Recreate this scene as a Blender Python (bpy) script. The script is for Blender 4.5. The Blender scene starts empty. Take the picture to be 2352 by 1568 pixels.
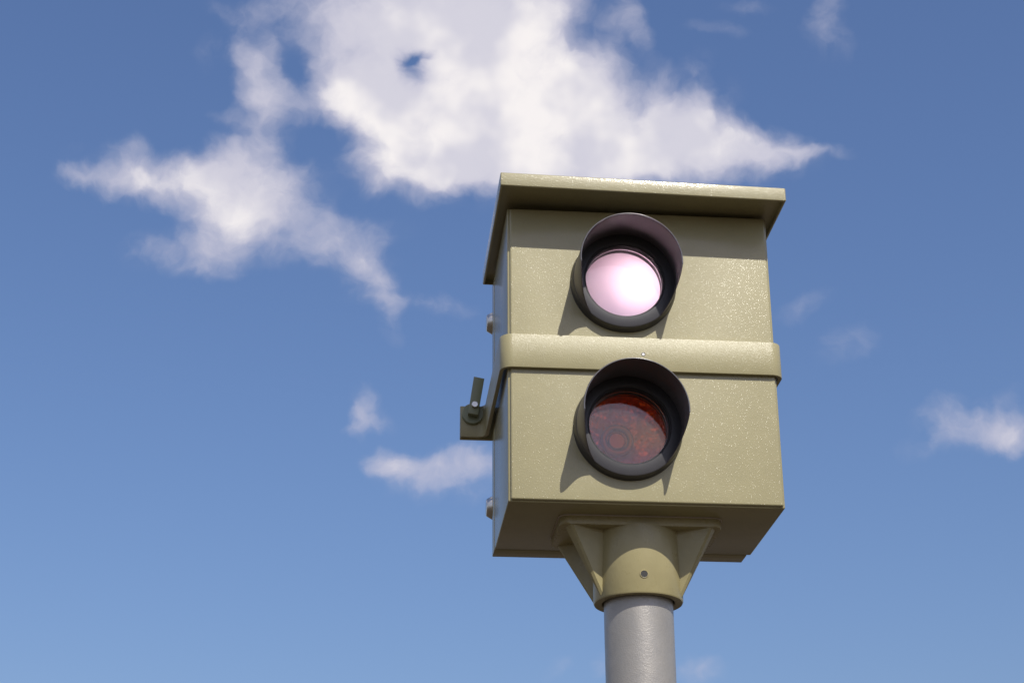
import bpy, bmesh, math, random
from mathutils import Vector, Matrix, Euler, noise
random.seed(7)
R = math.radians
sc = bpy.context.scene
COL = sc.collection

# ------------------------------------------------------------------ units
# the housing is modelled in units of its own width (0.5 m); its lower edge hangs 2.6 m above the ground
S, ZB = 0.5, 2.6
def T(x, y, z): return Vector(((x - .5) * S, (y - .28) * S, z * S + ZB))

# ------------------------------------------------------------------ camera
cd = bpy.data.cameras.new('camera'); cam = bpy.data.objects.new('camera', cd); COL.objects.link(cam)
cam.location = T(-.54485, -5.87567, -1.99042)
cam.rotation_euler = (1.98654730, .00422229, -.0932099)
cd.sensor_width = 36; cd.lens = 7018.12 / 4096 * 36
cd.clip_start = .05; cd.clip_end = 5000
sc.camera = cam

# ------------------------------------------------------------------ sun
SUN = Vector((.30, -1., 1.12)).normalized()          # towards the sun
sl = bpy.data.lights.new('sun', 'SUN'); sun = bpy.data.objects.new('sun', sl); COL.objects.link(sun)
sl.energy = 4.2; sl.angle = R(.53); sl.color = (1, .955, .87)
sun.rotation_euler = SUN.to_track_quat('Z', 'Y').to_euler()
SUN_EL = math.asin(SUN.z)
SUN_AZ = math.atan2(SUN.x, SUN.y)                    # clockwise from +Y

# ------------------------------------------------------------------ exposure
sc.render.engine = 'CYCLES'
sc.view_settings.view_transform = 'Standard'; sc.view_settings.look = 'None'
sc.view_settings.exposure = 0.12; sc.view_settings.gamma = 1
sc.view_settings.use_curve_mapping = False
sc.cycles.max_bounces = 10; sc.cycles.transparent_max_bounces = 12
sc.cycles.sample_clamp_indirect = 8

# ------------------------------------------------------------------ world: daylight sky with broken cumulus
w = bpy.data.worlds.new('World'); sc.world = w; w.use_nodes = True
nt = w.node_tree; nt.nodes.clear()
N = lambda t, **k: _new(nt, t, **k)
def _new(tree, t, **k):
    n = tree.nodes.new(t)
    for a, b in k.items(): setattr(n, a, b)
    return n
def lk(a, b, tree=None): (tree or nt).links.new(a, b)
def math_(op, a, b=None, c=None, tree=None, clamp=False):
    t = tree or nt
    n = t.nodes.new('ShaderNodeMath'); n.operation = op; n.use_clamp = clamp
    for i, v in enumerate((a, b, c)):
        if v is None: continue
        if isinstance(v, (int, float)): n.inputs[i].default_value = v
        else: t.links.new(v, n.inputs[i])
    return n.outputs[0]
def maprange(v, a, b, c=0., d=1., smooth=True, tree=None):
    t = tree or nt
    n = t.nodes.new('ShaderNodeMapRange'); n.interpolation_type = 'SMOOTHSTEP' if smooth else 'LINEAR'
    t.links.new(v, n.inputs[0])
    for i, q in enumerate((a, b, c, d)): n.inputs[i + 1].default_value = q
    return n.outputs[0]
sky = N('ShaderNodeTexSky', sky_type='NISHITA'); sky.sun_disc = False
sky.sun_elevation = SUN_EL; sky.sun_rotation = SUN_AZ
sky.altitude = 0; sky.air_density = 1.5; sky.dust_density = 2.0; sky.ozone_density = 10
tc = N('ShaderNodeTexCoord')
# clouds lie on a tangent plane fixed in the world (its three axes are compass directions, not the camera's)
AX = Vector((.99565022, -.09307426, -.00422228)); AY = Vector((-.03374506, -.40248336, .91480512)); AZ = Vector((.08684421, .91068344, .40387344))
def dot(v):
    n = N('ShaderNodeVectorMath', operation='DOT_PRODUCT'); lk(tc.outputs['Generated'], n.inputs[0]); n.inputs[1].default_value = v
    return n.outputs['Value']
dx, dy, dz = dot(AX), dot(AY), dot(AZ)
dzc = math_('MAXIMUM', dz, .02)
K = 4.030                                            # cloud map unit: a thousandth of this per step
u = math_('MULTIPLY', math_('DIVIDE', dx, dzc), K); v = math_('MULTIPLY', math_('DIVIDE', dy, dzc), K)
cv = N('ShaderNodeCombineXYZ'); lk(u, cv.inputs[0]); lk(v, cv.inputs[1])
def nz(scale, detail, rough, off=(0, 0, 0), src=None, dist=0.):
    m = N('ShaderNodeVectorMath', operation='ADD'); lk(src or cv.outputs[0], m.inputs[0]); m.inputs[1].default_value = off
    n = N('ShaderNodeTexNoise'); lk(m.outputs[0], n.inputs['Vector'])
    n.inputs['Scale'].default_value = scale; n.inputs['Detail'].default_value = detail; n.inputs['Roughness'].default_value = rough
    n.inputs['Distortion'].default_value = dist
    return n
def warp(src, scale, amt, off):
    n = nz(scale, 3, .55, off, src)
    s = N('ShaderNodeVectorMath', operation='SUBTRACT'); lk(n.outputs['Color'], s.inputs[0]); s.inputs[1].default_value = (.5, .5, .5)
    m = N('ShaderNodeVectorMath', operation='MULTIPLY_ADD'); lk(s.outputs[0], m.inputs[0]); m.inputs[1].default_value = (amt, amt, 0); lk(src, m.inputs[2])
    return m.outputs[0]
wv = warp(cv.outputs[0], 6.5, .10, (3, 1, 0))
wv = warp(wv, 19, .036, (7, 5, 2))
# cloud banks: centre x, y, half width, half height, turn, weight
BL = [
 # great cloud along the top
 (760,20,150,70,-30,.8),(860,120,120,110,0,.9),(800,215,80,60,30,.8),(960,40,150,90,0,.95),(1080,90,180,140,0,1.05),(1170,40,170,80,0,.8),(1230,150,140,110,0,1),
 (1000,240,200,90,10,1.1),(1200,290,220,110,0,1.15),(920,310,120,70,40,1),(1000,360,130,50,10,.75),(880,390,60,36,0,.5),
 (1330,190,70,60,0,.7),(1370,280,150,80,8,1),(1520,320,160,66,6,1),(1160,370,220,46,0,.75),(1420,380,240,40,2,.6),
 (1520,215,24,48,-10,.7),(1600,230,26,48,10,.7),(1570,280,60,40,0,.7),(1690,325,110,38,4,.95),(1770,345,80,34,12,.8),(1860,352,50,16,5,.5),
 (1300,30,40,40,0,.4),(1440,20,26,40,10,.55),(1465,70,20,50,-20,.5),(1390,120,40,24,30,.4),(1590,160,50,22,-30,.35),(1650,230,60,26,-35,.3),
 # tower on its left
 (610,10,60,30,-40,.6),(540,95,24,30,30,.5),(575,130,30,40,20,.7),(600,185,42,60,8,.95),(630,225,50,40,0,.8),(600,280,44,44,0,.7),(640,310,60,36,-20,.6),(530,283,50,14,12,.45),(690,250,60,50,0,.5),(590,335,50,30,0,.5),
 # long cloud at mid left
 (170,400,50,20,-6,.7),(150,380,30,16,0,.4),(290,365,46,38,0,.95),(225,415,60,24,12,.6),(300,425,80,34,8,.8),(380,405,90,36,6,.9),(430,440,110,36,10,.8),(505,375,50,40,0,.85),(560,400,80,50,0,.9),(530,460,120,56,20,1.),
 (500,530,80,60,-20,.95),(560,530,70,50,0,.7),(470,590,70,36,-10,.75),(520,620,60,20,0,.4),(325,575,44,34,0,.75),(400,560,50,30,-20,.35),(640,430,80,50,25,.8),(660,490,90,50,20,.75),(700,400,60,40,0,.5),
 (720,590,90,34,5,.65),(760,540,70,40,25,.6),(820,560,60,50,20,.7),(860,610,44,50,0,.85),(875,675,30,46,-8,.8),(905,745,24,44,-14,.7),(820,650,40,40,0,.4),(1010,702,66,22,6,.5),(930,690,40,20,0,.35),(900,530,60,30,0,.25),
 # scraps
 (825,935,26,40,0,.75),(865,955,40,22,10,.6),(810,985,26,14,0,.5),(890,1055,46,26,12,.75),(950,1090,70,36,10,.85),(1030,1065,80,30,-6,.8),(1100,1090,50,50,0,.8),
 (2190,945,50,36,0,.7),(2230,985,90,36,10,.75),(2320,960,60,44,0,.8),(2130,1025,50,24,-25,.55),(2330,1010,60,30,0,.5),
 (1890,45,34,50,15,.65),(1925,105,36,40,25,.5),(1640,66,60,16,0,.42),(1850,705,60,24,-25,.42),(1940,790,60,32,-20,.48),(1710,8,50,18,0,.45),
 (480,112,36,30,0,.45),(520,28,50,24,20,.45),(1285,1527,30,20,-40,.45),(1378,1530,26,30,0,.48),(1605,1540,54,34,0,.52),(170,345,26,14,10,.35),(985,425,34,18,0,.35),(1900,350,50,12,0,.35),
 (1250,400,300,60,0,.6),(1560,380,200,40,5,.45),(880,420,50,26,0,.35),
 # gaps
 (938,152,26,38,0,-2.0),(965,128,30,13,-20,-1.3),(680,150,20,46,-20,-.7),(715,310,60,40,10,-.5),(1340,80,36,46,0,-.7),
]
acc = None
for (px, py, rx, ry, rot, am) in BL:
    if am > 0 and (px < 720 or py > 450): am *= .80 if px < 960 and py < 780 else .95      # the outlying clouds are thin
    src = wv
    if acc is not None:                              # evaluated one after another
        q = N('ShaderNodeVectorMath', operation='MULTIPLY_ADD'); lk(acc, q.inputs[0]); q.inputs[1].default_value = (0, 0, .001); lk(wv, q.inputs[2]); src = q.outputs[0]
    m = N('ShaderNodeMapping', vector_type='TEXTURE'); lk(src, m.inputs['Vector'])
    m.inputs['Location'].default_value = ((px - 1176) / 1000, -(py - 784) / 1000, 0)
    m.inputs['Rotation'].default_value = (0, 0, R(-rot)); m.inputs['Scale'].default_value = (rx / 1000, ry / 1000, 1e6)
    l = N('ShaderNodeVectorMath', operation='LENGTH'); lk(m.outputs[0], l.inputs[0])
    f = maprange(l.outputs['Value'], .1, 2.15, am, 0)
    acc = f if acc is None else math_('ADD', acc, f)
acc = math_('MINIMUM', acc, 2.6)
f1 = nz(8, 6, .56, (1, 2, 0), wv).outputs['Fac']; f2 = nz(26, 5, .55, (4, 9, 1), wv).outputs['Fac']
fb = math_('ADD', math_('MULTIPLY', math_('SUBTRACT', f1, .5), 1.9), math_('MULTIPLY', math_('SUBTRACT', f2, .5), .5))
gate = maprange(acc, 0., .6)
den = math_('ADD', acc, math_('MULTIPLY', fb, gate))
dens = math_('POWER', maprange(den, .08, 2.05), .92)
thick = maprange(den, 1.15, 2.7)
big = nz(4.5, 3, .5, (5, 3, 3)).outputs['Fac']
thick = math_('MULTIPLY', thick, maprange(big, .38, .6, .30, 1.))
# unseen flat cumulus layer added over the rest of the sky to lift fill
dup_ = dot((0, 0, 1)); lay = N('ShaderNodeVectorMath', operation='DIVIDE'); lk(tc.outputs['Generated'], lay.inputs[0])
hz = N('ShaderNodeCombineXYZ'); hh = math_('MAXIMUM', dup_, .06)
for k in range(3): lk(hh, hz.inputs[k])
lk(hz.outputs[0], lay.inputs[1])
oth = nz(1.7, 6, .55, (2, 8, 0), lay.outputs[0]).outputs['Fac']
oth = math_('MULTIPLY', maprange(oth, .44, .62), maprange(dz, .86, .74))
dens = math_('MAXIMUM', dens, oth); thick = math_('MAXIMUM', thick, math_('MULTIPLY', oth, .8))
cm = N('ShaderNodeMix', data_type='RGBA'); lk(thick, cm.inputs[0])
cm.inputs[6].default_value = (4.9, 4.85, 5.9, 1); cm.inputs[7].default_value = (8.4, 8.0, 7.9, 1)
skc = N('ShaderNodeMix', data_type='RGBA', blend_type='MULTIPLY'); skc.inputs[0].default_value = 1; lk(sky.outputs[0], skc.inputs[6]); skc.inputs[7].default_value = (1.09, .955, 1.01, 1)   # white balance
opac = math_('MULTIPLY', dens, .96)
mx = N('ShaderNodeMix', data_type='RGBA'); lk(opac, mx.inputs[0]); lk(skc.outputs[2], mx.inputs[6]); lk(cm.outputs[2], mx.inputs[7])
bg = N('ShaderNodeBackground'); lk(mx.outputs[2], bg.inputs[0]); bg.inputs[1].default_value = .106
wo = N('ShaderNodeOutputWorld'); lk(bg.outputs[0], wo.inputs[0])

# ------------------------------------------------------------------ materials
def mat(name, base, rough=.5, metal=0., spec=.5, bumps=(), colvar=0., roughvar=0., coat=0., cbumps=()):
    """principled paint; bumps = (kind, scale, strength, distance)"""
    m = bpy.data.materials.new(name); m.use_nodes = True
    t = m.node_tree; b = t.nodes['Principled BSDF']
    b.inputs['Base Color'].default_value = (*base, 1); b.inputs['Roughness'].default_value = rough
    b.inputs['Metallic'].default_value = metal; b.inputs['Specular IOR Level'].default_value = spec
    b.inputs['Coat Weight'].default_value = coat
    b.inputs['Coat Roughness'].default_value = .16
    c = t.nodes.new('ShaderNodeTexCoord'); prev = None
    for q, (kind, scl, st, dist) in enumerate(list(bumps) + list(cbumps)):
        if q == len(bumps):
            if prev: t.links.new(prev, b.inputs['Normal'])
            prev = None
        if kind == 'noise':
            n = t.nodes.new('ShaderNodeTexNoise'); n.inputs['Scale'].default_value = scl; n.inputs['Detail'].default_value = 2.5; n.inputs['Roughness'].default_value = .55
            o = n.outputs['Fac']
        elif kind in ('peb', 'dense'):                   # raised droplets of a hammered powder coat
            n = t.nodes.new('ShaderNodeTexVoronoi'); n.inputs['Scale'].default_value = scl
            sp = t.nodes.new('ShaderNodeSeparateColor'); t.links.new(n.outputs['Color'], sp.inputs[0])
            o = math_('MULTIPLY', maprange(n.outputs['Distance'], .05, .5, 1, 0, tree=t), maprange(sp.outputs[0], *((.3, .8) if kind == 'peb' else (.0, .4)), tree=t), tree=t)
        t.links.new(c.outputs['Object'], n.inputs['Vector'])
        bp = t.nodes.new('ShaderNodeBump'); bp.inputs['Strength'].default_value = st; bp.inputs['Distance'].default_value = dist
        t.links.new(o, bp.inputs['Height'])
        if prev: t.links.new(prev, bp.inputs['Normal'])
        prev = bp.outputs[0]
    if prev: t.links.new(prev, b.inputs['Coat Normal' if cbumps else 'Normal'])
    if colvar:
        n = t.nodes.new('ShaderNodeTexNoise'); n.inputs['Scale'].default_value = 14; n.inputs['Detail'].default_value = 6; n.inputs['Roughness'].default_value = .65
        t.links.new(c.outputs['Object'], n.inputs['Vector'])
        h = t.nodes.new('ShaderNodeHueSaturation'); h.inputs['Color'].default_value = (*base, 1)
        t.links.new(maprange(n.outputs['Fac'], .3, .7, 1 - colvar, 1 + colvar, tree=t), h.inputs['Value'])
        t.links.new(h.outputs[0], b.inputs['Base Color'])
    if roughvar:
        n = t.nodes.new('ShaderNodeTexNoise'); n.inputs['Scale'].default_value = 40; n.inputs['Detail'].default_value = 5
        t.links.new(c.outputs['Object'], n.inputs['Vector'])
        t.links.new(maprange(n.outputs['Fac'], .3, .7, rough - roughvar, rough + roughvar, tree=t), b.inputs['Roughness'])
    return m
OL = (.322, .288, .156)
M_coarse = mat('olive_hammered_paint', OL, .45, spec=.3, bumps=(('noise', 420, .5, .0006),), cbumps=(('peb', 430, 1., .00040), ('noise', 480, .3, .00035)), coat=.6, colvar=.035)
M_roof = mat('olive_roof_paint', OL, .42, spec=.35, bumps=(('noise', 420, .6, .0008),), cbumps=(('dense', 430, 1., .00050), ('noise', 480, .5, .0005)), coat=1., colvar=.03)
M_fine = mat('olive_fine_texture_paint', OL, .44, spec=.35, bumps=(('noise', 480, .6, .0006),), cbumps=(('noise', 440, 1., .0010),), coat=.32, colvar=.03)
M_side = mat('olive_side_paint', OL, .24, bumps=(('noise', 420, .18, .0006),), colvar=.05)
M_cast = mat('olive_cast_paint', (.335, .292, .150), .32, bumps=(('noise', 90, .12, .0014), ('noise', 800, .08, .0004)), colvar=.07, roughvar=.06)
M_lever = mat('olive_lever_paint', (.20, .215, .13), .4, bumps=(('noise', 500, .1, .0005),), colvar=.06)
M_pole = mat('grey_pole_paint', (.34, .322, .295), .40, metal=.45, bumps=(('noise', 460, .6, .0006), ('noise', 150, .2, .001)), colvar=.06, roughvar=.05)
M_hood = mat('charcoal_hood_plastic', (.036, .034, .037), .38, bumps=(('noise', 900, .45, .0005),), colvar=.08)
M_hood_in = mat('charcoal_hood_smooth', (.085, .074, .078), .42, bumps=(('noise', 300, .05, .0005),), colvar=.05)
M_rim = mat('hood_edge_gloss', (.09, .085, .09), .22, spec=.8)
M_bead = mat('sealant', (.50, .44, .36), .5)
M_seal = mat('black_rubber', (.012, .012, .012), .5)
M_steel = mat('bare_steel', (.62, .60, .56), .28, metal=1., bumps=(('noise', 300, .08, .0004),), roughvar=.06)
M_dark = mat('dark_bore', (.01, .01, .01), .6)
M_foil = mat('orange_glint_foil', (1., .36, .07), .15, metal=.5, bumps=(('noise', 17, 1., .060), ('noise', 48, 1., .014)))  # foil tinted and crinkled to imitate caustic glints behind the filter
M_bowl = mat('lamp_bowl_paint', (.25, .22, .23), .5)
M_inner = mat('lamp_inner_shell', (.30, .12, .07), .25, metal=.5, bumps=(('noise', 60, .5, .003),))

def glass_mat(name, tint, refl=1., rough=0.02, bump=0.):
    m = bpy.data.materials.new(name); m.use_nodes = True; t = m.node_tree; t.nodes.clear()
    tr = _new(t, 'ShaderNodeBsdfTransparent'); tr.inputs[0].default_value = (*tint, 1)
    g = _new(t, 'ShaderNodeBsdfGlossy'); g.inputs['Roughness'].default_value = rough; g.inputs[0].default_value = (1, 1, 1, 1)
    f = _new(t, 'ShaderNodeFresnel'); f.inputs[0].default_value = 1.5
    k = math_('MULTIPLY', f.outputs[0], refl, tree=t, clamp=True)
    mxs = _new(t, 'ShaderNodeMixShader'); lk(k, mxs.inputs[0], t); lk(tr.outputs[0], mxs.inputs[1], t); lk(g.outputs[0], mxs.inputs[2], t)
    o = _new(t, 'ShaderNodeOutputMaterial'); lk(mxs.outputs[0], o.inputs[0], t)
    return m
M_orange = glass_mat('orange_filter_glass', (1., .70, .40), .9)
M_cover = glass_mat('clear_cover_glass', (.98, .98, .98), 1.15)
def frosted():
    m = bpy.data.materials.new('frosted_flash_glass'); m.use_nodes = True; t = m.node_tree; t.nodes.clear()
    tl = _new(t, 'ShaderNodeBsdfTranslucent'); tl.inputs[0].default_value = (.88, .78, .84, 1)
    df = _new(t, 'ShaderNodeBsdfDiffuse'); df.inputs[0].default_value = (.55, .47, .54, 1)
    a = _new(t, 'ShaderNodeMixShader'); a.inputs[0].default_value = .35; lk(tl.outputs[0], a.inputs[1], t); lk(df.outputs[0], a.inputs[2], t)
    g = _new(t, 'ShaderNodeBsdfGlossy'); g.inputs['Roughness'].default_value = .08
    f = _new(t, 'ShaderNodeFresnel'); f.inputs[0].default_value = 1.5
    b = _new(t, 'ShaderNodeMixShader'); lk(f.outputs[0], b.inputs[0], t); lk(a.outputs[0], b.inputs[1], t); lk(g.outputs[0], b.inputs[2], t)
    o = _new(t, 'ShaderNodeOutputMaterial'); lk(b.outputs[0], o.inputs[0], t)
    return m
M_frost = frosted()
def emis(name, colr, st):
    m = bpy.data.materials.new(name); m.use_nodes = True; t = m.node_tree; t.nodes.clear()
    e = _new(t, 'ShaderNodeEmission'); e.inputs[0].default_value = (*colr, 1); e.inputs[1].default_value = st
    o = _new(t, 'ShaderNodeOutputMaterial'); lk(e.outputs[0], o.inputs[0], t); return m
M_flash = emis('flash_discharge', (1, .86, .88), 520)

# ------------------------------------------------------------------ mesh helpers (coordinates in housing widths)
def obj(name, bm, m, parent=None, smooth=40):
    bmesh.ops.recalc_face_normals(bm, faces=bm.faces)
    me = bpy.data.meshes.new(name)
    for v in bm.verts: v.co = T(*v.co)
    bm.to_mesh(me); bm.free()
    for mm in (m if isinstance(m, (list, tuple)) else [m]): me.materials.append(mm)
    if smooth:
        me.shade_smooth(); me.set_sharp_from_angle(angle=R(smooth))
    o = bpy.data.objects.new(name, me); COL.objects.link(o); o.parent = parent
    return o
def bevel(bm, edges, r, seg=3):
    bmesh.ops.bevel(bm, geom=list(edges), offset=r, segments=seg, profile=.5, affect='EDGES', clamp_overlap=True)
def box(x0, x1, y0, y1, z0, z1, r=0., seg=3, bm=None):
    bm = bm or bmesh.new(); b2 = bmesh.new()
    bmesh.ops.create_cube(b2, size=1)
    for v in b2.verts: v.co = Vector(((x0 + x1) / 2 + v.co.x * (x1 - x0), (y0 + y1) / 2 + v.co.y * (y1 - y0), (z0 + z1) / 2 + v.co.z * (z1 - z0)))
    if r: bevel(b2, b2.edges, r, seg)
    me = bpy.data.meshes.new('tmp'); b2.to_mesh(me); b2.free(); bm.from_mesh(me); bpy.data.meshes.remove(me)
    return bm
def lathe(prof, c, axis='y', n=128, bm=None, closed=True):
    """prof = [(radius, along)], closed loop revolved about an axis through c"""
    bm = bm or bmesh.new(); rings = []
    for (r, a) in prof:
        if r < 1e-6:
            p = {'y': (c[0], a, c[1]), 'z': (c[0], c[1], a), 'x': (a, c[0], c[1])}[axis]
            rings.append([bm.verts.new(p)]); continue
        rg = []
        for i in range(n):
            t = 2 * math.pi * i / n; p, q = r * math.cos(t), r * math.sin(t)
            rg.append(bm.verts.new({'y': (c[0] + p, a, c[1] + q), 'z': (c[0] + p, c[1] + q, a), 'x': (a, c[0] + p, c[1] + q)}[axis]))
        rings.append(rg)
    k = len(rings)
    for j in range(k if closed else k - 1):
        A, B = rings[j], rings[(j + 1) % k]
        if len(A) == 1 and len(B) == 1: continue
        for i in range(n):
            i2 = (i + 1) % n
            if len(A) == 1: bm.faces.new((A[0], B[i], B[i2]))
            elif len(B) == 1: bm.faces.new((A[i], A[i2], B[0]))
            else: bm.faces.new((A[i], A[i2], B[i2], B[i]))
    return bm
def prism(pts, z0, z1, r=0., bm=None, axis='z'):
    bm = bm or bmesh.new()
    def P(p, h): return {'z': (p[0], p[1], h), 'y': (p[0], h, p[1]), 'x': (h, p[0], p[1])}[axis]
    lo = [bm.verts.new(P(p, z0)) for p in pts]; hi = [bm.verts.new(P(p, z1)) for p in pts]
    f1 = bm.faces.new(lo); f2 = bm.faces.new(list(reversed(hi)))
    for i in range(len(pts)):
        j = (i + 1) % len(pts); bm.faces.new((lo[i], hi[i], hi[j], lo[j]))
    if r: bevel(bm, set(f1.edges) | set(f2.edges), r, 2)
    return bm
def fillet(pts, rad, n=8):
    """round the corners of an open polyline; rad per inner corner"""
    out = [Vector(pts[0])]
    for i in range(1, len(pts) - 1):
        p, a, b = Vector(pts[i]), Vector(pts[i - 1]), Vector(pts[i + 1])
        u1, u2 = (a - p).normalized(), (b - p).normalized()
        ang = u1.angle(u2); d = rad / math.tan(ang / 2)
        s, e = p + u1 * d, p + u2 * d
        cc = p + (u1 + u2).normalized() * rad / math.sin(ang / 2)
        va, vb = s - cc, e - cc; tot = va.angle(vb)
        for k in range(n + 1):
            t = k / n
            q = (va * math.sin((1 - t) * tot) + vb * math.sin(t * tot)) / math.sin(tot)
            out.append(cc + q)
    out.append(Vector(pts[-1])); return out
def strap(path, th, z0, z1, r=.002):
    """sheet strip of thickness th standing on a plan path"""
    L, Rr = [], []
    for i, p in enumerate(path):
        a = path[max(i - 1, 0)]; b = path[min(i + 1, len(path) - 1)]
        t = (b - a).normalized(); n = Vector((-t.y, t.x))
        L.append(p + n * th / 2); Rr.append(p - n * th / 2)
    pts = L + list(reversed(Rr))
    bm = bmesh.new()
    n = len(path)
    rows = [[bm.verts.new((q.x, q.y, z)) for q in pts] for z in (z0, z1)]
    m = len(pts)
    for i in range(m):
        j = (i + 1) % m; bm.faces.new((rows[0][i], rows[0][j], rows[1][j], rows[1][i]))
    ed = []
    for rw in rows:
        for i in range(n - 1):
            bm.faces.new((rw[i], rw[i + 1], rw[m - 2 - i], rw[m - 1 - i]))
    bm.edges.index_update()
    zs = (z0, z1); bset = set()
    for rw in rows:
        for i in range(m):
            e = bm.edges.get((rw[i], rw[(i + 1) % m]))
            if e: bset.add(e)
    bmesh.ops.recalc_face_normals(bm, faces=bm.faces)
    bevel(bm, bset, r, 2)
    return bm
def carve(o, cutters):
    """cut holes, then drop the cutters"""
    for cu in cutters:
        md = o.modifiers.new('cut', 'BOOLEAN'); md.operation = 'DIFFERENCE'; md.solver = 'EXACT'; md.object = cu
    dg = bpy.context.evaluated_depsgraph_get(); dg.update()
    me = bpy.data.meshes.new_from_object(o.evaluated_get(dg)); old = o.data
    o.modifiers.clear(); o.data = me; me.name = old.name
    me.shade_smooth(); me.set_sharp_from_angle(angle=R(35))
    for cu in cutters:
        d = cu.data; bpy.data.objects.remove(cu); bpy.data.meshes.remove(d)

# ------------------------------------------------------------------ ground the pole stands on
def ground():
    bm = bmesh.new(); n = 60; ext = 3000
    vs = []
    for i in range(n + 1):
        row = []
        for j in range(n + 1):
            a, b = (i / n * 2 - 1), (j / n * 2 - 1)
            x, y = math.copysign(abs(a) ** 3, a) * ext, math.copysign(abs(b) ** 3, b) * ext
            h = 0 if math.hypot(x, y) < 6 else noise.noise(Vector((x * .01, y * .01, 0))) * .6
            row.append(bm.verts.new((x, y, h - .0)))
        vs.append(row)
    for i in range(n):
        for j in range(n): bm.faces.new((vs[i][j], vs[i + 1][j], vs[i + 1][j + 1], vs[i][j + 1]))
    me = bpy.data.meshes.new('ground'); bm.to_mesh(me); bm.free(); me.shade_smooth()
    m = bpy.data.materials.new('dry_grass_ground'); m.use_nodes = True; t = m.node_tree; b = t.nodes['Principled BSDF']
    c = t.nodes.new('ShaderNodeTexCoord')
    n1 = t.nodes.new('ShaderNodeTexNoise'); n1.inputs['Scale'].default_value = 3; n1.inputs['Detail'].default_value = 9
    n2 = t.nodes.new('ShaderNodeTexNoise'); n2.inputs['Scale'].default_value = .25; n2.inputs['Detail'].default_value = 5
    for q in (n1, n2): t.links.new(c.outputs['Object'], q.inputs['Vector'])
    rp = t.nodes.new('ShaderNodeValToRGB'); e = rp.color_ramp.elements
    e[0].position = .3; e[0].color = (.016, .015, .008, 1); e[1].position = .7; e[1].color = (.075, .050, .028, 1)
    t.links.new(math_('ADD', math_('MULTIPLY', n1.outputs[0], .5, tree=t), math_('MULTIPLY', n2.outputs[0], .5, tree=t), tree=t), rp.inputs[0])
    t.links.new(rp.outputs[0], b.inputs['Base Color']); b.inputs['Roughness'].default_value = .95
    bp = t.nodes.new('ShaderNodeBump'); bp.inputs['Distance'].default_value = .05; t.links.new(n1.outputs[0], bp.inputs['Height']); t.links.new(bp.outputs[0], b.inputs['Normal'])
    me.materials.append(m)
    o = bpy.data.objects.new('ground', me); COL.objects.link(o); o['kind'] = 'structure'
ground()

# ================================================================== the speed camera
root = bpy.data.objects.new('speed_camera', None); COL.objects.link(root)
root.empty_display_size = .2
root['label'] = 'olive roadside speed camera on a grey pole, two black hoods, the upper lamp flashing'
root['category'] = 'speed camera'

PX, PY = .500, .282                                   # pole axis
HX = .436; HZ = (.286, .866)                          # lamp axes

# housing shell
bm = box(0, 1, .010, .583, 0, 1.172, .006, 3)
body = obj('housing', bm, M_side, root)
cuts = []
for z in HZ: cuts.append(obj('cutter', lathe([(0, -.3), (.165, -.3), (.165, .22), (0, .22)], (HX, z), closed=False), M_dark))
carve(body, cuts)
# rear door, a little narrower than the shell
rear = obj('rear_door', box(-.001, .984, .5845, .6795, -.0005, 1.165, .003, 2), M_side, root)
# front cover
bm = box(.009, .993, -.002, .014, .006, 1.168, .0075, 4)
front = obj('front_panel', bm, M_coarse, root)
carve(front, [obj('cutter', lathe([(0, -.3), (.165, -.3), (.165, .22), (0, .22)], (HX, z), closed=False), M_dark) for z in HZ])

# roof: folded sheet with a hanging lip on all four sides, very slightly lower on the right
def roof():
    x0, x1, y0, y1 = -.040, 1.042, -.160, .700
    zt, zb, th = .056, .0, .009
    def ring(i, z): return [(x0 + i, y0 + i, z), (x1 - i, y0 + i, z), (x1 - i, y1 - i, z), (x0 + i, y1 - i, z)]
    bm = bmesh.new()
    rs = [ring(0, zt), ring(0, zb), ring(th, zb), ring(th, zt - .034)]
    V = [[bm.verts.new(p) for p in r] for r in rs]
    bm.faces.new(V[0]); bm.faces.new(list(reversed(V[3])))
    for a, b in zip(V[:-1], V[1:]):
        for i in range(4):
            j = (i + 1) % 4; bm.faces.new((a[i], b[i], b[j], a[j]))
    bmesh.ops.recalc_face_normals(bm, faces=bm.faces)
    ed = [e for e in bm.edges if all(v in V[0] + V[1] for v in e.verts)]
    bevel(bm, ed, .005, 3)
    for v in bm.verts: v.co.z += 1.1785 - .0175 * (v.co.x + .04) / 1.08
    return bm
obj('roof', roof(), M_roof, root)

# clamp strap round the housing
ZS0, ZS1 = .5075, .6395
path = fillet([Vector(p) for p in ((-.1265, .722), (-.021, .722), (-.021, -.012), (1.0165, -.012), (1.0165, .735))], .040, 10)
band = obj('clamp_strap', strap(path, .015, ZS0, ZS1), M_fine, root)
obj('rear_strap', strap([Vector(p) for p in ((-.127, .742), (.3, .742), (.7, .742), (1.022, .742))], .016, ZS0 - .002, ZS1 + .006), M_side, band)
# rivet in the strap
obj('rivet', lathe([(0, -.0205), (.0050, -.0205), (.0055, -.0195), (.0055, -.012), (0, -.012)], (.499, .573), closed=False, n=32), M_steel, band)
obj('rivet_bore', lathe([(.0056, -.0198), (.0074, -.0200), (.0074, -.0190), (.0056, -.0190)], (.499, .573), n=32), M_dark, band)
# quick release on the flange
clamp = obj('clamp_disc', lathe([(0, .700), (.041, .700), (.044, .703), (.044, .716), (0, .716)], (-.078, .603), closed=False, n=64), M_lever, band)
def lever():
    # plate leaning a little to the right, standing on a block over the disc
    p = [(-.099, .590), (-.059, .584), (-.034, .742), (-.0765, .750)]
    return prism(p, .664, .694, .002, axis='y')
lev = obj('lever', lever(), M_lever, band)
obj('pin', lathe([(0, .650), (.0112, .650), (.0128, .6515), (.0128, .690), (0, .690)], (-.073, .624), closed=False, n=40), M_steel, lev)

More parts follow.
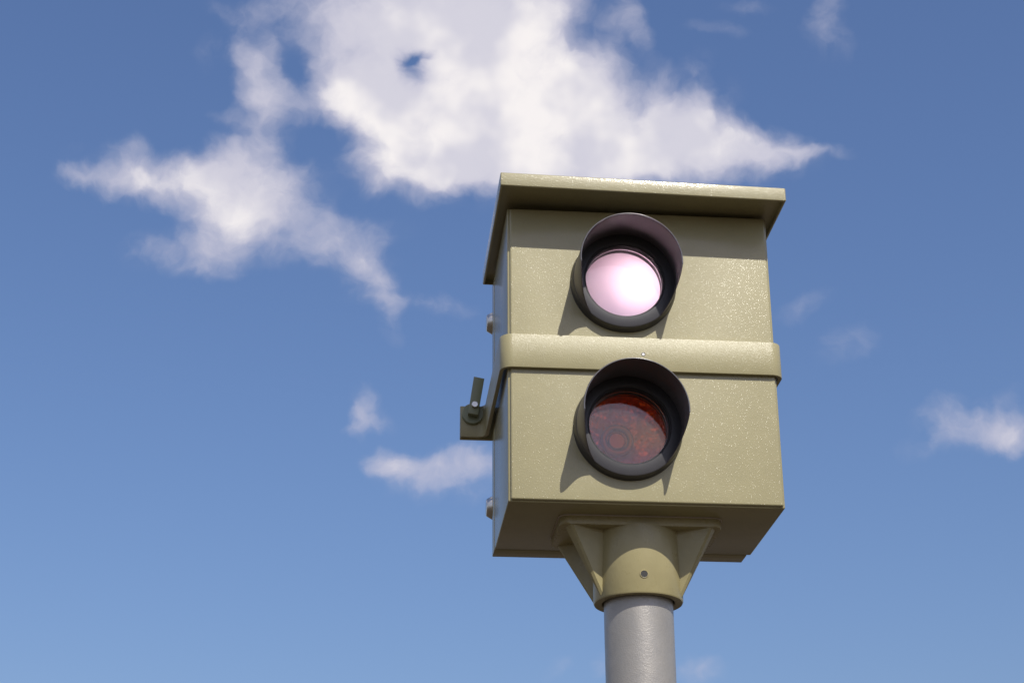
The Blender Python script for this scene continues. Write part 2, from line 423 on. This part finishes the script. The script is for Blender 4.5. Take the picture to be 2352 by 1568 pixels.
# hinge bolts standing out of the rear left edge
for z in (1.020, .218):
    o = obj('hinge_bolt', lathe([(0, -.021), (.031, -.021), (.035, -.018), (.047, .004), (.047, .012), (0, .012)], (.735, z), axis='x', closed=False, n=48), M_steel, root)
    obj('bolt_seat', box(.006, .07, .6797, .768, z - .045, z + .045, .004), M_side, o)

# ------------------------------------------------------------------ hooded lamps
def visor(z):
    c = (HX, z); n = 180; yb, yf = -.030, -.212
    a0, a1 = -46, 226
    def front_y(t):
        s = math.sin(R(t)) * .19
        if s > -.018: return yf
        k = (s + .018) / (-.137 + .018); k = min(max(k, 0), 1)
        k = k - .10 * math.sin(2 * math.pi * k) * .4
        return yf + (yb - yf - .012) * k
    bm = bmesh.new(); rows = []
    for i in range(n + 1):
        t = a0 + (a1 - a0) * i / n; yy = front_y(t); row = []
        def P(r, y): 
            rr = r + .004 * ((y - yf) / (yb - yf))
            return bm.verts.new((c[0] + rr * math.cos(R(t)), y, c[1] + rr * math.sin(R(t))))
        for (r, k) in ((.1885, 0), (.1885, .5), (.1885, .97), (.1875, 1.0), (.1858, 1.0), (.1848, .97), (.1848, .5), (.1848, 0)):
            row.append(P(r, yb + (yy - yb) * k))
        rows.append(row)
    m = len(rows[0])
    for i in range(n):
        for j in range(m):
            k = (j + 1) % m; bm.faces.new((rows[i][j], rows[i + 1][j], rows[i + 1][k], rows[i][k]))
    bm.faces.new(rows[0]); bm.faces.new(list(reversed(rows[-1])))
    return bm
def lamp(name, z, lit):
    c = (HX, z)
    # flange and bezel ring, open in the middle
    bz = obj(name, lathe([(.201, -.0015), (.2005, -.006), (.1955, -.034), (.193, -.039), (.189, -.0405), (.1535, -.0405), (.1515, -.0385), (.1495, -.036),
                          (.1495, .075), (.163, .075), (.163, .004), (.190, .004), (.190, -.0015)], c), M_hood, root, 30)
    obj('hood', visor(z), M_hood_in, bz)
    # rounded front edge of the hood
    bm = bmesh.new(); pts = []; nn = 150
    for i in range(nn + 1):
        t = -4 + 188 * i / nn; pts.append((t, .1868))
    rows = []
    for (t, rr) in pts:
        rows.append([bm.verts.new((c[0] + (rr + .0028 * math.cos(a)) * math.cos(R(t)), -.2115 + .0028 * math.sin(a), c[1] + (rr + .0028 * math.cos(a)) * math.sin(R(t)))) for a in [2 * math.pi * k / 8 for k in range(8)]])
    for i in range(nn):
        for j in range(8): bm.faces.new((rows[i][j], rows[i + 1][j], rows[i + 1][(j + 1) % 8], rows[i][(j + 1) % 8]))
    bm.faces.new(rows[0]); bm.faces.new(list(reversed(rows[-1])))
    obj('hood_rim', bm, M_rim, bz, 60)
    obj('seal_ring', lathe([(.1494, -.033), (.1465, -.033), (.1455, -.031), (.1455, .058), (.1494, .058)], c), M_seal, bz)
    if lit:
        g = obj('glass', lathe([(0, .030), (.1453, .030), (.1453, .036), (0, .036)], c, closed=False), M_frost, bz)
        obj('cover_glass', lathe([(0, .0), (.1453, .0), (.1453, .004), (0, .004)], c, closed=False), M_cover, bz)
    else:
        g = obj('glass', lathe([(0, .030), (.1453, .030), (.1453, .036), (0, .036)], c, closed=False), M_orange, bz)
        obj('cover_glass', lathe([(0, .0), (.1453, .0), (.1453, .004), (0, .004)], c, closed=False), M_cover, bz)
    # reflector bowl; the unlit one is crinkled orange foil added to throw glints
    pr = [(.1625, .06), (.150, .062), (.146, .075), (.138, .105), (.122, .135), (.098, .162), (.066, .182), (.03, .192), (0, .194)]
    if not lit: pr = [(.1625, .042), (.148, .043), (.140, .052), (.125, .066), (.105, .080), (.08, .090), (.05, .097), (.02, .100), (0, .1005)]
    bm = lathe(pr, c, closed=False)
    bmesh.ops.subdivide_edges(bm, edges=bm.edges, cuts=1, use_grid_fill=True)
    if not lit:
        for v in bm.verts:
            p = v.co; d = Vector((c[0], .05, c[1])) - p
            if d.length > 1e-3: v.co = p + d.normalized() * (.016 * noise.noise(p * 17) + .007 * noise.noise(p * 45)) * min(1, max(0, (.143 - math.hypot(p.x - c[0], p.z - c[1])) * 30))
    rf = obj('reflector', bm, M_bowl if lit else M_foil, bz, 60)
    if lit:
        # discharge tube, off the axis
        bm = bmesh.new(); bmesh.ops.create_uvsphere(bm, u_segments=24, v_segments=16, radius=.02)
        for v in bm.verts: v.co = Vector((v.co.x * 1.0 + .500, v.co.y + .064, v.co.z * 1.0 + .890))
        obj('flash_tube', bm, M_flash, bz)
    else:
        # ring tube with its socket behind the filter
        bm = bmesh.new(); nn, mm = 64, 16
        vs = [[bm.verts.new((.405 + (.05 + .012 * math.cos(2 * math.pi * j / mm)) * math.cos(2 * math.pi * i / nn), .062 + .012 * math.sin(2 * math.pi * j / mm),
               .262 + (.05 + .012 * math.cos(2 * math.pi * j / mm)) * math.sin(2 * math.pi * i / nn))) for j in range(mm)] for i in range(nn)]
        for i in range(nn):
            for j in range(mm): bm.faces.new((vs[i][j], vs[(i + 1) % nn][j], vs[(i + 1) % nn][(j + 1) % mm], vs[i][(j + 1) % mm]))
        obj('flash_tube', bm, M_inner, bz, 60)
        obj('socket', lathe([(0, .064), (.028, .064), (.032, .069), (.034, .12), (0, .12)], (.405, .262), closed=False, n=48), M_inner, bz)
    return bz
up = lamp('flash_lamp', HZ[1], True); up['label'] = 'upper hooded lamp lit by a white flash'
lo = lamp('camera_window', HZ[0], False); lo['label'] = 'lower hooded window with an orange filter glass'

# ------------------------------------------------------------------ cast bracket under the housing
def rrect(x0, x1, y0, y1, r, n=6):
    pts = []
    for (cx, cy, a) in ((x1 - r, y1 - r, 0), (x0 + r, y1 - r, 90), (x0 + r, y0 + r, 180), (x1 - r, y0 + r, 270)):
        for k in range(n + 1):
            t = R(a + 90 * k / n); pts.append((cx + r * math.cos(t), cy + r * math.sin(t)))
    return pts
ZC = -.288
bm = prism(rrect(.200, .795, .130, .448, .035), -.036, -.001, .006)
lathe([(.1635, -.030), (.1635, ZC + .006), (.1605, ZC), (.134, ZC), (.131, ZC + .004), (.131, -.030)], (PX, PY), 'z', 128, bm)
def rib(bm, cx, cy):
    """tapered diagonal web from a plate corner down to the collar"""
    a = Vector((PX, PY)); d = Vector((cx, cy)) - a; L = d.length; d.normalize(); nrm = Vector((-d.y, d.x))
    top_w, bot_w = .026, .010
    rows = []
    for k in range(9):
        t = k / 8; z = -.022 + (ZC + .012 + .022) * t
        out = L * (1 - t) + .166 * t
        wd = top_w * (1 - t) + bot_w * t
        rows.append([bm.verts.new((*(a + d * .13 + nrm * wd), z)), bm.verts.new((*(a + d * (out - .008) + nrm * wd), z)), bm.verts.new((*(a + d * out + nrm * (wd - .008)), z)),
                     bm.verts.new((*(a + d * out - nrm * (wd - .008)), z)), bm.verts.new((*(a + d * (out - .008) - nrm * wd), z)), bm.verts.new((*(a + d * .13 - nrm * wd), z))])
    for k in range(8):
        for i in range(6):
            j = (i + 1) % 6; bm.faces.new((rows[k][i], rows[k][j], rows[k + 1][j], rows[k + 1][i]))
    bm.faces.new(rows[0]); bm.faces.new(list(reversed(rows[-1])))
for cx, cy in ((.222, .150), (.772, .150), (.222, .428), (.772, .428)): rib(bm, cx, cy)
br = obj('mounting_bracket', bm, M_cast, root, 35)
obj('sealant_bead', prism(rrect(.1965, .7985, .1265, .4515, .038), -.0045, -.0006, .001), M_bead, br)
obj('screw_hole_shade', lathe([(0, PY - .1648), (.0128, PY - .1648), (.0128, PY - .150), (0, PY - .150)], (.497, -.221), closed=False, n=40), M_dark, br)  # flush black disc, the shade of the screw hole put in as colour
obj('screw_rim', lathe([(.0128, PY - .1656), (.0138, PY - .1660), (.0158, PY - .1646), (.0158, PY - .155), (.0128, PY - .155)], (.497, -.221), n=40), M_cast, br)

# ------------------------------------------------------------------ pole
ZG = -ZB / S
obj('pole', lathe([(0, -.05), (.1262, -.05), (.1262, ZG - .1), (0, ZG - .1)], (PX, PY), 'z', 160, closed=False), M_pole, root, 40)
